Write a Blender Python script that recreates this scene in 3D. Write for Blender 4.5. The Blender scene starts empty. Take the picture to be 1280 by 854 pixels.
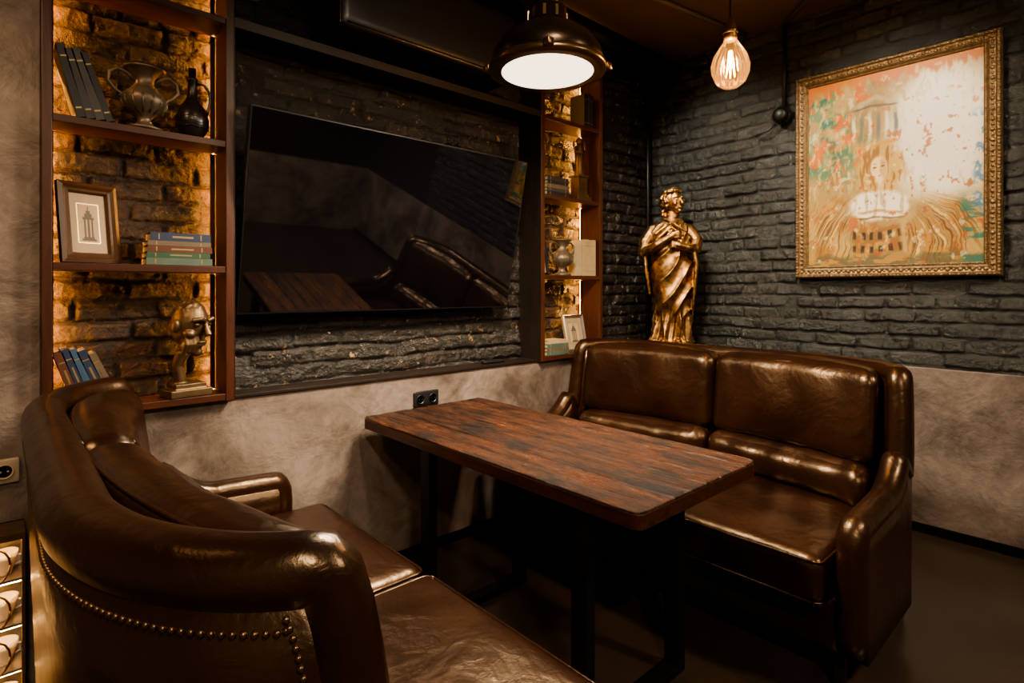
import bpy, math, random
import numpy as np
from mathutils import Matrix, Vector
random.seed(7); np.random.seed(7)
PI=math.pi
# ------------------------------------------------------------ mesh builder
class MB:
    def __init__(s): s.v=[];s.f=[];s.m=[];s.s=[]
    def add(s,vs,fs,mi=0,smooth=False,M=None):
        b=len(s.v)
        if M is not None: vs=[tuple(M@Vector(p)) for p in vs]
        s.v.extend([tuple(float(c) for c in p) for p in vs])
        for f in fs:
            s.f.append([i+b for i in f]); s.m.append(mi); s.s.append(smooth)
    def box(s,x0,x1,y0,y1,z0,z1,mi=0,M=None):
        vs=[(x0,y0,z0),(x1,y0,z0),(x1,y1,z0),(x0,y1,z0),(x0,y0,z1),(x1,y0,z1),(x1,y1,z1),(x0,y1,z1)]
        s.add(vs,[(0,3,2,1),(4,5,6,7),(0,1,5,4),(1,2,6,5),(2,3,7,6),(3,0,4,7)],mi,False,M)
    def rbox(s,c,size,r,n=14,mi=0,M=None,fn=None):
        h=np.array(size)/2.0; c=np.array(c,float)
        us=np.sin(np.linspace(-1,1,n+1)*PI/2)
        vs=[];fs=[];idx={}
        def vid(p):
            k=tuple(round(q,5) for q in p)
            if k in idx: return idx[k]
            q=np.array(p)*h
            inner=np.clip(q,-(h-r),(h-r)); d=q-inner; L=np.linalg.norm(d)
            if L>1e-9: q=inner+d/L*r
            q=q+c
            if fn: q=fn(q,np.array(p))
            idx[k]=len(vs); vs.append(tuple(q)); return idx[k]
        for ax in range(3):
            for sg in (-1,1):
                for i in range(n):
                    for j in range(n):
                        quad=[]
                        for (a,b) in ((us[i],us[j]),(us[i+1],us[j]),(us[i+1],us[j+1]),(us[i],us[j+1])):
                            p=[0,0,0]; p[ax]=sg; p[(ax+1)%3]=a; p[(ax+2)%3]=b
                            quad.append(vid(p))
                        if sg<0: quad.reverse()
                        fs.append(quad)
        s.add(vs,fs,mi,True,M)
    def lathe(s,prof,seg=32,mi=0,M=None,smooth=True):
        vs=[];fs=[]
        for (r,z) in prof:
            for k in range(seg):
                a=2*PI*k/seg; vs.append((r*math.cos(a),r*math.sin(a),z))
        for i in range(len(prof)-1):
            for k in range(seg):
                k2=(k+1)%seg
                fs.append((i*seg+k,i*seg+k2,(i+1)*seg+k2,(i+1)*seg+k))
        if prof[0][0]>1e-4: fs.append(tuple(reversed(range(seg))))
        if prof[-1][0]>1e-4: fs.append(tuple(range((len(prof)-1)*seg,len(prof)*seg)))
        s.add(vs,fs,mi,smooth,M)
    def tube(s,pts,rad,seg=10,mi=0,M=None,closed=False):
        pts=[Vector(p) for p in pts]; n=len(pts)
        if not hasattr(rad,'__len__'): rad=[rad]*n
        tan=[]
        for i in range(n):
            a=pts[max(i-1,0)]; b=pts[min(i+1,n-1)]
            t=(b-a); tan.append(t.normalized() if t.length>0 else Vector((0,0,1)))
        up=Vector((0,0,1)) if abs(tan[0].z)<.9 else Vector((1,0,0))
        nrm=(up-tan[0]*up.dot(tan[0])).normalized()
        vs=[];fs=[]
        for i in range(n):
            nrm=(nrm-tan[i]*nrm.dot(tan[i])).normalized(); bn=tan[i].cross(nrm)
            for k in range(seg):
                a=2*PI*k/seg; vs.append(tuple(pts[i]+(nrm*math.cos(a)+bn*math.sin(a))*rad[i]))
        for i in range(n-1):
            for k in range(seg):
                k2=(k+1)%seg; fs.append((i*seg+k,i*seg+k2,(i+1)*seg+k2,(i+1)*seg+k))
        fs.append(tuple(reversed(range(seg)))); fs.append(tuple(range((n-1)*seg,n*seg)))
        s.add(vs,fs,mi,True,M)
    def sph(s,c,r,mi=0,M=None,u=12,w=8,R=None):
        if not hasattr(r,'__len__'): r=(r,r,r)
        vs=[];fs=[]
        for i in range(w+1):
            th=PI*i/w
            for k in range(u):
                a=2*PI*k/u
                p=Vector((r[0]*math.sin(th)*math.cos(a),r[1]*math.sin(th)*math.sin(a),-r[2]*math.cos(th)))
                if R is not None: p=R@p
                vs.append((p.x+c[0],p.y+c[1],p.z+c[2]))
        for i in range(w):
            for k in range(u):
                k2=(k+1)%u; fs.append((i*u+k,i*u+k2,(i+1)*u+k2,(i+1)*u+k))
        s.add(vs,fs,mi,True,M)
    def build(s,name,mats,parent=None,bevel=0,M=None,remesh=0,subsurf=0,merge=False):
        me=bpy.data.meshes.new(name); me.from_pydata(s.v,[],s.f)
        for m in mats: me.materials.append(m)
        me.polygons.foreach_set('material_index',s.m); me.polygons.foreach_set('use_smooth',s.s)
        me.update()
        ob=bpy.data.objects.new(name,me); bpy.context.scene.collection.objects.link(ob)
        if M is not None: ob.matrix_world=M
        if parent is not None:
            ob.parent=parent
        if bevel:
            b=ob.modifiers.new('bevel','BEVEL'); b.width=bevel; b.segments=2; b.limit_method='ANGLE'; b.angle_limit=math.radians(50)
        if remesh:
            r=ob.modifiers.new('remesh','REMESH'); r.mode='VOXEL'; r.voxel_size=remesh; r.use_smooth_shade=True
            q=ob.modifiers.new('sm','SMOOTH'); q.factor=.5; q.iterations=2
        return ob
def empty(name,loc=(0,0,0),rz=0):
    e=bpy.data.objects.new(name,None); bpy.context.scene.collection.objects.link(e)
    e.location=loc; e.rotation_euler=(0,0,rz); e.empty_display_size=.1
    return e
def T(x,y,z): return Matrix.Translation((x,y,z))
def R(a,ax): return Matrix.Rotation(math.radians(a),4,ax)
def ss(t): t=np.clip(t,0,1); return t*t*(3-2*t)
_VG={}
def vn(x,y,seed):
    if seed not in _VG: _VG[seed]=np.random.RandomState(seed).rand(256,256)
    G=_VG[seed]
    xi=np.floor(x).astype(int); yi=np.floor(y).astype(int); fx=x-xi; fy=y-yi
    fx=fx*fx*(3-2*fx); fy=fy*fy*(3-2*fy)
    g=lambda a,c: G[a%256,c%256]
    return (g(xi,yi)*(1-fx)+g(xi+1,yi)*fx)*(1-fy)+(g(xi,yi+1)*(1-fx)+g(xi+1,yi+1)*fx)*fy
def fbm(x,y,seed,o=4):
    s_=0;a=.5;t=0
    for i in range(o): s_=s_+a*vn(x*2**i,y*2**i,seed+i); t+=a; a*=.55
    return s_/t
# ------------------------------------------------------------ materials
def newmat(name):
    m=bpy.data.materials.new(name); m.use_nodes=True; nt=m.node_tree
    for n in list(nt.nodes): nt.nodes.remove(n)
    out=nt.nodes.new('ShaderNodeOutputMaterial'); b=nt.nodes.new('ShaderNodeBsdfPrincipled')
    nt.links.new(b.outputs[0],out.inputs[0]); return m,nt,b
def N(nt,t,**kw):
    n=nt.nodes.new(t)
    for k,v in kw.items(): setattr(n,k,v)
    return n
def c4(c): return (c[0],c[1],c[2],1)
def simple(name,col,rough=.5,metal=0,noise=0.25,nscale=20,bump=0.1,bscale=60,bdist=.002,coat=0,spec=.5,col2=None,ior=1.5):
    m,nt,b=newmat(name); L=nt.links.new
    tc=N(nt,'ShaderNodeTexCoord'); src=tc.outputs['Object']
    n1=N(nt,'ShaderNodeTexNoise'); n1.inputs['Scale'].default_value=nscale; n1.inputs['Detail'].default_value=5; L(src,n1.inputs['Vector'])
    mx=N(nt,'ShaderNodeMix',data_type='RGBA')
    mx.inputs[6].default_value=c4([c*(1-noise) for c in col]) if col2 is None else c4(col2); mx.inputs[7].default_value=c4([min(1,c*(1+noise)) for c in col])
    if col2 is None: L(n1.outputs[0],mx.inputs[0])
    else:
        mr=N(nt,'ShaderNodeMapRange'); mr.inputs['From Min'].default_value=.35; mr.inputs['From Max'].default_value=.62; L(n1.outputs[0],mr.inputs[0]); L(mr.outputs[0],mx.inputs[0])
    L(mx.outputs[2],b.inputs['Base Color'])
    b.inputs['Roughness'].default_value=rough; b.inputs['Metallic'].default_value=metal
    b.inputs['Specular IOR Level'].default_value=spec; b.inputs['IOR'].default_value=ior
    b.inputs['Coat Weight'].default_value=coat
    if bump:
        n2=N(nt,'ShaderNodeTexNoise'); n2.inputs['Scale'].default_value=bscale; n2.inputs['Detail'].default_value=4; L(src,n2.inputs['Vector'])
        bp=N(nt,'ShaderNodeBump'); bp.inputs['Strength'].default_value=bump; bp.inputs['Distance'].default_value=bdist
        L(n2.outputs[0],bp.inputs['Height']); L(bp.outputs[0],b.inputs['Normal'])
    return m
def brick_mat(name,c1,c2,mort,chip,rough=.45,chipth=.62,spec=.5):
    m,nt,b=newmat(name); L=nt.links.new
    tc=N(nt,'ShaderNodeTexCoord'); at=N(nt,'ShaderNodeVertexColor',layer_name='Brick'); sp=N(nt,'ShaderNodeSeparateColor'); L(at.outputs[0],sp.inputs[0])
    mx=N(nt,'ShaderNodeMix',data_type='RGBA'); mx.inputs[6].default_value=c4(c1); mx.inputs[7].default_value=c4(c2); L(sp.outputs[1],mx.inputs[0])
    mx2=N(nt,'ShaderNodeMix',data_type='RGBA'); L(sp.outputs[0],mx2.inputs[0]); L(mx.outputs[2],mx2.inputs[7]); mx2.inputs[6].default_value=c4(mort)
    n3=N(nt,'ShaderNodeTexNoise'); n3.inputs['Scale'].default_value=20; n3.inputs['Detail'].default_value=8; n3.inputs['Roughness'].default_value=.72; L(tc.outputs['Object'],n3.inputs['Vector'])
    rp=N(nt,'ShaderNodeValToRGB'); rp.color_ramp.elements[0].position=chipth; rp.color_ramp.elements[1].position=chipth+.05; L(n3.outputs[0],rp.inputs[0])
    mx3=N(nt,'ShaderNodeMix',data_type='RGBA'); L(rp.outputs[0],mx3.inputs[0]); L(mx2.outputs[2],mx3.inputs[6]); mx3.inputs[7].default_value=c4(chip)
    L(mx3.outputs[2],b.inputs['Base Color'])
    n4=N(nt,'ShaderNodeTexNoise'); n4.inputs['Scale'].default_value=45; n4.inputs['Detail'].default_value=7; n4.inputs['Roughness'].default_value=.62; L(tc.outputs['Object'],n4.inputs['Vector'])
    bp=N(nt,'ShaderNodeBump'); bp.inputs['Strength'].default_value=1; bp.inputs['Distance'].default_value=.016; L(n4.outputs[0],bp.inputs['Height']); L(bp.outputs[0],b.inputs['Normal'])
    b.inputs['Roughness'].default_value=rough; b.inputs['Specular IOR Level'].default_value=spec
    return m
def brick_wall(name,axis,a0,a1,z0,z1,plane,sgn,mat,res=.0075,seed=1,thick=.1,amp=1.0):
    na=int((a1-a0)/res)+1; nz=int((z1-z0)/res)+1
    A,Z=np.meshgrid(np.linspace(a0,a1,na),np.linspace(z0,z1,nz))
    Aw=A+(fbm(A*5+31,Z*5+17,seed+100)-.5)*.05; Zw=Z+(fbm(A*2.6+11,Z*2.6+57,seed+120)-.5)*.030+(fbm(A*16+5,Z*16+9,seed+140)-.5)*.015
    RH=.077; BW=.248
    row=np.floor(Zw/RH); fr=Zw/RH-row
    rr=np.random.RandomState(seed); RO=rr.rand(4096); 
    sh=(row.astype(int)%2)*.5+ .22*RO[(row.astype(int)*7+3)%4096]
    cw=Aw/BW+sh; colm=np.floor(cw); fc=cw-colm
    hsh=(row.astype(int)*131+colm.astype(int)*17)%4096
    r1=RO[hsh]; r2=RO[(hsh*5+1)%4096]; r3=RO[(hsh*11+7)%4096]
    dz=np.minimum(fr,1-fr)*RH; da=np.minimum(fc,1-fc)*BW
    k=.010; hh=np.clip(.5+.5*(da-dz)/k,0,1); d=da*(1-hh)+dz*hh-k*hh*(1-hh)
    edge=ss((d-.0025)/.011)
    h=edge*.014 + edge*((r1-.5)*.014+(r2-.5)*.014*(fc-.5)*2+(r3-.5)*.008*(fr-.5)*2)
    h=h+(fbm(A*12+3,Z*12+5,seed+160,5)-.5)*.021*(.35+.65*edge)+(fbm(A*42,Z*42,seed+180,3)-.5)*.008
    miss=(r2<.025); h=h-miss*edge*.016
    h=h*amp-.012
    P=plane+sgn*h
    if axis=='x': V=np.stack([A,P,Z],-1)
    else: V=np.stack([P,A,Z],-1)
    verts=V.reshape(-1,3); n0=len(verts)
    idx=np.arange(na*nz).reshape(nz,na)
    q=np.stack([idx[:-1,:-1],idx[:-1,1:],idx[1:,1:],idx[1:,:-1]],-1).reshape(-1,4)
    if axis=='y': q=q[:,::-1]
    if axis=='x': bx=[(a0,plane+thick*.3,z0),(a1,plane+thick*.3,z0),(a1,plane+thick,z0),(a0,plane+thick,z0)]
    else: bx=[(plane+thick*.3,a0,z0),(plane+thick*.3,a1,z0),(plane+thick,a1,z0),(plane+thick,a0,z0)]
    bx=bx+[(x,y,z1) for x,y,_ in bx]
    bf=[(0,3,2,1),(4,5,6,7),(0,1,5,4),(1,2,6,5),(2,3,7,6),(3,0,4,7)]
    faces=q.tolist()+[[i+n0 for i in f] for f in bf]
    me=bpy.data.meshes.new(name); me.from_pydata(verts.tolist()+bx,[],faces)
    ca=me.color_attributes.new('Brick','FLOAT_COLOR','POINT')
    tone=np.clip(r3*.8+(fbm(A*9,Z*9,seed+200)-.5)*.8,0,1)
    c=np.stack([edge,tone,r1,np.ones_like(A)],-1).reshape(-1,4); c=np.concatenate([c,np.ones((8,4))],0)
    ca.data.foreach_set('color',c.ravel().astype(np.float32))
    sm=np.ones(len(faces),bool); sm[-6:]=False; me.polygons.foreach_set('use_smooth',sm)
    me.materials.append(mat); me.update()
    ob=bpy.data.objects.new(name,me); bpy.context.scene.collection.objects.link(ob); return ob
def plaster_mat():
    m,nt,b=newmat('plaster'); L=nt.links.new
    tc=N(nt,'ShaderNodeTexCoord')
    n1=N(nt,'ShaderNodeTexNoise'); n1.inputs['Scale'].default_value=2.4; n1.inputs['Detail'].default_value=12; n1.inputs['Roughness'].default_value=.70; n1.inputs['Distortion'].default_value=.4; L(tc.outputs['Object'],n1.inputs['Vector'])
    rp=N(nt,'ShaderNodeValToRGB'); e=rp.color_ramp.elements; e[0].position=.38; e[0].color=(.100,.075,.062,1); e[1].position=.64; e[1].color=(.30,.245,.212,1)
    L(n1.outputs[0],rp.inputs[0]); L(rp.outputs[0],b.inputs['Base Color'])
    n2=N(nt,'ShaderNodeTexNoise'); n2.inputs['Scale'].default_value=6; n2.inputs['Detail'].default_value=10; n2.inputs['Roughness'].default_value=.62; n2.inputs['Distortion'].default_value=.5; L(tc.outputs['Object'],n2.inputs['Vector'])
    bp=N(nt,'ShaderNodeBump'); bp.inputs['Strength'].default_value=.7; bp.inputs['Distance'].default_value=.018; L(n2.outputs[0],bp.inputs['Height']); L(bp.outputs[0],b.inputs['Normal'])
    b.inputs['Roughness'].default_value=.45; return m
def leather_mat():
    m,nt,b=newmat('brown_leather'); L=nt.links.new
    tc=N(nt,'ShaderNodeTexCoord')
    n1=N(nt,'ShaderNodeTexNoise'); n1.inputs['Scale'].default_value=4; n1.inputs['Detail'].default_value=6; L(tc.outputs['Object'],n1.inputs['Vector'])
    rp=N(nt,'ShaderNodeValToRGB'); e=rp.color_ramp.elements; e[0].position=.3; e[0].color=(.0095,.0036,.0022,1); e[1].position=.78; e[1].color=(.028,.0096,.0044,1)
    L(n1.outputs[0],rp.inputs[0]); L(rp.outputs[0],b.inputs['Base Color'])
    n2=N(nt,'ShaderNodeTexNoise'); n2.inputs['Scale'].default_value=6; n2.inputs['Detail'].default_value=3; n2.inputs['Roughness'].default_value=.45; n2.inputs['Distortion'].default_value=.5; L(tc.outputs['Object'],n2.inputs['Vector'])
    b1=N(nt,'ShaderNodeBump'); b1.inputs['Strength'].default_value=.65; b1.inputs['Distance'].default_value=.016; L(n2.outputs[0],b1.inputs['Height'])
    nw=N(nt,'ShaderNodeTexNoise'); nw.inputs['Scale'].default_value=17; nw.inputs['Detail'].default_value=5; nw.inputs['Roughness'].default_value=.55; nw.inputs['Distortion'].default_value=1.4; L(tc.outputs['Object'],nw.inputs['Vector'])
    b3=N(nt,'ShaderNodeBump'); b3.inputs['Strength'].default_value=.30; b3.inputs['Distance'].default_value=.006; L(nw.outputs[0],b3.inputs['Height']); L(b1.outputs[0],b3.inputs['Normal'])
    v=N(nt,'ShaderNodeTexNoise'); v.inputs['Scale'].default_value=110; v.inputs['Detail'].default_value=4; L(tc.outputs['Object'],v.inputs['Vector'])
    b2=N(nt,'ShaderNodeBump'); b2.inputs['Strength'].default_value=.22; b2.inputs['Distance'].default_value=.0016; L(v.outputs[0],b2.inputs['Height']); L(b3.outputs[0],b2.inputs['Normal'])
    L(b2.outputs[0],b.inputs['Normal'])
    mr=N(nt,'ShaderNodeMapRange'); mr.inputs['To Min'].default_value=.25; mr.inputs['To Max'].default_value=.39; L(n1.outputs[0],mr.inputs[0]); L(mr.outputs[0],b.inputs['Roughness'])
    b.inputs['Specular IOR Level'].default_value=.8; b.inputs['Specular Tint'].default_value=(1,.72,.47,1)
    return m
def wood_mat(name,cd,cl,rough=.4,axis='Y',island=True,bump=.5,bd=.003):
    m,nt,b=newmat(name); L=nt.links.new
    tc=N(nt,'ShaderNodeTexCoord'); mp=N(nt,'ShaderNodeMapping')
    sc=[42,42,42]; sc['XYZ'.index(axis)]=3.4; mp.inputs['Scale'].default_value=sc; L(tc.outputs['Object'],mp.inputs[0])
    n1=N(nt,'ShaderNodeTexNoise'); n1.inputs['Scale'].default_value=1; n1.inputs['Detail'].default_value=8; n1.inputs['Roughness'].default_value=.7; n1.inputs['Distortion'].default_value=1.1; L(mp.outputs[0],n1.inputs['Vector'])
    fac=n1.outputs[0]
    if island:
        g=N(nt,'ShaderNodeNewGeometry'); ad=N(nt,'ShaderNodeMath',operation='MULTIPLY_ADD'); L(g.outputs['Random Per Island'],ad.inputs[0]); ad.inputs[1].default_value=.12; L(n1.outputs[0],ad.inputs[2])
        mp2=N(nt,'ShaderNodeMapping'); mp2.inputs['Scale'].default_value=(1,.35,1); L(tc.outputs['Object'],mp2.inputs[0])
        n6=N(nt,'ShaderNodeTexNoise'); n6.inputs['Scale'].default_value=16; n6.inputs['Detail'].default_value=9; n6.inputs['Roughness'].default_value=.82; L(mp2.outputs[0],n6.inputs['Vector'])
        a6=N(nt,'ShaderNodeMath',operation='MULTIPLY_ADD'); L(n6.outputs[0],a6.inputs[0]); a6.inputs[1].default_value=1.5; L(ad.outputs[0],a6.inputs[2])
        sb=N(nt,'ShaderNodeMath',operation='SUBTRACT'); L(a6.outputs[0],sb.inputs[0]); sb.inputs[1].default_value=.80; fac=sb.outputs[0]
    rp=N(nt,'ShaderNodeValToRGB'); e=rp.color_ramp.elements; e[0].position=.38; e[0].color=c4(cd); e[1].position=.78; e[1].color=c4(cl)
    L(fac,rp.inputs[0]); L(rp.outputs[0],b.inputs['Base Color'])
    bp=N(nt,'ShaderNodeBump'); bp.inputs['Strength'].default_value=bump; bp.inputs['Distance'].default_value=bd; L(fac,bp.inputs['Height']); L(bp.outputs[0],b.inputs['Normal'])
    if island:
        mr=N(nt,'ShaderNodeMapRange'); mr.inputs['From Min'].default_value=.3; mr.inputs['From Max'].default_value=.7; mr.inputs['To Min'].default_value=rough+.2; mr.inputs['To Max'].default_value=rough-.04; L(fac,mr.inputs[0]); L(mr.outputs[0],b.inputs['Roughness'])
    else: b.inputs['Roughness'].default_value=rough
    return m
def emis_mat(name,col,st):
    m,nt,b=newmat(name); b.inputs['Base Color'].default_value=c4(col)
    b.inputs['Emission Color'].default_value=c4(col); b.inputs['Emission Strength'].default_value=st; return m

M_brick_r=brick_mat('charcoal_painted_brick',(.014,.0165,.015),(.034,.037,.034),(.016,.017,.015),(.22,.18,.12),.25,.65,.75)
M_brick_t=brick_mat('black_painted_brick',(.011,.0095,.008),(.033,.026,.020),(.013,.011,.0085),(.28,.18,.10),.27,.61,.75)
M_brick_n=brick_mat('brown_brick',(.018,.009,.006),(.065,.028,.015),(.028,.016,.011),(.012,.008,.006),.5,.54)
M_plaster=plaster_mat(); M_leather=leather_mat()
M_wood=wood_mat('table_wood',(.004,.0017,.0011),(.120,.042,.017),.31,'Y',True,1.0,.010)
M_woodedge=wood_mat('table_edge_wood',(.03,.009,.004),(.09,.028,.011),.36,'Y',False)
M_shelf=wood_mat('shelf_wood',(.040,.013,.007),(.10,.032,.014),.4,'X',False,.2)
M_shelfv=wood_mat('shelf_wood_upright',(.040,.013,.007),(.10,.032,.014),.4,'Z',False,.2)
M_dark=wood_mat('dark_wood',(.012,.008,.006),(.03,.018,.012),.45,'Z',False,.2)
M_black=simple('black_metal',(.016,.015,.014),.38,.6)
M_blackp=simple('black_plastic',(.014,.014,.015),.35)
M_floor=simple('polished_concrete',(.042,.029,.020),.24,0,.5,4,.12,25,.004,spec=.6)
M_ceil=simple('ceiling_paint',(.12,.080,.045),.7,0,.25,3,.2,30,.004)
M_conduit=simple('grey_conduit',(.14,.12,.09),.5)
M_gold=simple('gilded_bronze',(.40,.23,.095),.40,1,.35,30,.3,70,.003,col2=(.15,.095,.045))
M_bronze=simple('dark_bronze',(.15,.085,.04),.35,1,.5,25,.3,80,.003)
M_paleb=simple('pale_bronze',(.17,.115,.065),.48,.85,.5,25,.3,80,.003)
M_lamp=simple('lamp_dark_bronze',(.035,.022,.014),.30,.8,.4,25,.2,80,.002)
M_lrim=simple('lamp_rim_brass',(.16,.10,.05),.32,.9,.4,25,.2,80,.002)
M_brass=simple('aged_brass',(.26,.17,.08),.35,.9,.35,30,.2)
M_nail=simple('nail_dark_brass',(.17,.105,.05),.32,.9,.35,30,.2)
M_frame=simple('gilt_frame',(.25,.17,.09),.40,.75,.6,40,.9,75,.006)
M_screen=simple('tv_glass',(.002,.002,.003),.03,0,.1,5,0,spec=.5,ior=2.3)
M_glow=emis_mat('led_strip_amber',(1,.44,.09),105)
M_lens=emis_mat('frosted_lens',(1,.82,.60),2.8)
M_fil=emis_mat('filament',(1,.55,.18),25)
M_paper=simple('paper',(.46,.35,.22),.7)
M_mat=simple('matboard',(.36,.27,.17),.6,0,.08)
M_white=simple('cream_plastic',(.42,.34,.25),.4)
M_silver=simple('silver_frame',(.4,.38,.36),.3,.9)
M_china=simple('china',(.7,.6,.48),.2,0,.1)
# ------------------------------------------------------------ dimensions
YW=2.44; YB=2.59; XR=3.814; LZ=.91; CZ=3.1; X0=-1.7; Y0=-2.6
def quickbox(name,dims,mat,bevel=0,parent=None):
    b=MB(); b.box(*dims); return b.build(name,[mat],parent,bevel)
quickbox('floor',(X0-.1,XR+.1,Y0-.1,YB+.1,-.1,0),M_floor)
quickbox('ceiling',(X0-.1,XR+.1,Y0-.1,YB+.1,CZ,CZ+.1),M_ceil)
brick_wall('wall_right','y',-1.0,YB+.02,LZ-.02,CZ,XR,-1,M_brick_r,.0072,5)
quickbox('wall_right_lower',(XR,XR+.1,Y0,YB,0,LZ-.01),M_plaster)
quickbox('wall_right_far',(XR,XR+.1,Y0,-1.0,LZ-.01,CZ),M_dark)
quickbox('wall_right_plaster',(XR-.022,XR,Y0,YW,0,LZ+.005),M_plaster,.004)
brick_wall('wall_rear','x',.68,XR+.02,LZ-.01,CZ,YB,-1,M_brick_t,.0072,9)
quickbox('wall_rear_plaster',(.10,XR,YW,YB+.1,0,LZ),M_plaster,.004)
quickbox('wall_column_plaster',(X0,.10,YW,YB+.1,0,CZ),M_plaster,.004)
quickbox('wall_left',(X0-.1,X0,Y0,YB,0,CZ),M_plaster)
quickbox('wall_front',(X0,XR,Y0-.1,Y0,0,LZ),M_plaster)
quickbox('wall_front_upper',(X0,XR,Y0-.1,Y0-.02,LZ,CZ),M_dark)
quickbox('baseboard_rear',(.10,XR-.02,YW-.012,YW,0,.05),M_black)
quickbox('baseboard_right',(XR-.034,XR-.022,Y0,YW-.012,0,.05),M_black)
brick_wall('wall_niche_left','x',.112,.675,LZ,2.95,YB-.004,-1,M_brick_n,.006,21,.09)
brick_wall('wall_niche_right','x',2.444,3.004,LZ,2.95,YB-.004,-1,M_brick_n,.0075,33,.09)
# ------------------------------------------------------------ shelving
shelf=empty('wall_shelving_unit')
YF=2.40; YI=YB-.024
s=MB()
s.box(.100,.128,YF,YB+.012,LZ,3.09); 
s.box(.660,.690,YF,YB+.012,LZ,3.09)
s.box(2.43,2.46,YF,YB+.012,LZ,3.09)
s.box(2.99,3.02,YF,YB+.012,LZ,3.0)
s.build('uprights',[M_shelfv],shelf,.002)
s=MB()
for z in (.912,1.415,1.912,2.40):
    s.box(.1285,.6595,YF+.003,YI,z,z+.026)
for z in (.912,1.415,1.912,2.40):
    s.box(2.4605,2.9895,YF+.003,YI,z,z+.026)
s.build('boards',[M_shelf],shelf,.002)
s=MB(); s.box(.691,2.429,YF+.005,YI,2.40,2.44); s.box(.691,2.429,YF+.03,YI,LZ,LZ+.012)
s.box(.6905,.694,YF+.001,YB+.012,LZ+.012,2.4); s.box(2.426,2.4295,YF+.001,YB+.012,LZ+.012,2.4)
s.build('niche_frame',[M_dark],shelf,.001)
s=MB(); s2=MB()
for (a,b_) in ((.129,.6595),(2.461,2.9895)):
    for (z0,z1) in ((.94,1.412),(1.443,1.91),(1.94,2.398),(2.43,2.88)):
        s.box(a,a+.006,YB-.030,YB-.020,z0,z1); s.box(b_-.006,b_,YB-.030,YB-.020,z0,z1)
        s2.box(a,a+.010,YB-.038,YB-.032,z0,z1); s2.box(b_-.018,b_,YB-.038,YB-.032,z0,z1)
s.build('led_strips',[M_glow],shelf); s2.build('led_covers',[M_shelfv],shelf)
quickbox('trim_1',(.691,2.429,YF+.0,YI,3.0,CZ),M_dark)
b=MB(); b.rbox((1.58,2.40,2.66),(1.02,.30,.36),.03,8)
b.box(1.10,2.06,2.247,2.252,2.50,2.506,0)
b.build('air_conditioner',[M_blackp])
b=MB(); b.tube([(2.0,2.3,2.98),(3.75,2.3,2.98)],.07,16); b.tube([(3.70,2.50,.92),(3.70,2.50,3.05)],.016,8); b.tube([(3.05,2.53,2.36),(3.70,2.53,2.36)],.012,8)
b.build('ceiling_pipes',[M_black])
b=MB()
for (p,q) in (((2.2,2.0),(3.75,1.75)),((2.9,.6),(3.78,1.52)),((1.0,1.0),(1.4,2.35))):
    b.tube([(p[0],p[1],CZ-.02),(q[0],q[1],CZ-.02)],.015,8)
b.box(2.4,2.46,-1.0,2.2,CZ-.04,CZ-.001)
b.build('ceiling_conduit',[M_conduit])
b=MB(); b.tube([(XR-.02,1.515,2.50),(XR-.02,1.515,3.09)],.014,8,0)
b.sph((XR-.045,1.515,2.48),(.045,.06,.055),0); b.lathe([(.0,.0),(.048,0),(.048,.02),(.03,.03),(0,.031)],20,1,T(XR-.075,1.515,2.48)@R(-90,'Y'))
b.tube([(XR-.03,1.53,2.46),(XR-.05,1.62,2.40),(XR-.03,1.70,2.39)],.006,6,0)
b.build('junction_box',[M_blackp,M_black])
# ------------------------------------------------------------ TV
tv=empty('wall_mounted_television',(1.4625,2.385,1.66))
tilt=math.atan2(.18,.825); tv.rotation_euler=(tilt,0,0)
b=MB(); b.box(-.745,.745,-.008,.03,-.422,.422); b.build('body',[M_blackp],tv,.004)
b=MB(); b.box(-.738,.738,-.0095,-.008,-.413,.415); b.build('screen',[M_screen],tv)
b=MB(); b.box(-.2,.2,.03,.13,-.12,.10);b.build('bracket',[M_black],tv,.004)
b=MB()
b.rbox((2.12,2.49,.932),(.16,.04,.018),.008,6)
b.build('remote_control',[M_blackp])
# ------------------------------------------------------------ sockets
def socket(name,x,z,n,mat):
    b=MB(); w=.075*n
    b.rbox((x,YW-.006,z),(w,.014,.08),.006,6,0)
    for i in range(n):
        cx=x-w/2+.0375+.075*i
        b.lathe([(0,.0),(.019,0),(.021,.004),(.024,.005),(.024,.0),(.024,-.002)],20,1,T(cx,YW-.013,z)@R(90,'X'))
        for dx in (-.009,.009): b.tube([(cx+dx,YW-.0135,z),(cx+dx,YW-.018,z)],.0035,6,1)
    b.build(name,[mat,M_blackp if mat is M_blackp else M_paper])
socket('wall_socket',1.62,.79,2,M_blackp)
socket('wall_socket.001',.010,.765,1,M_white)
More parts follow.
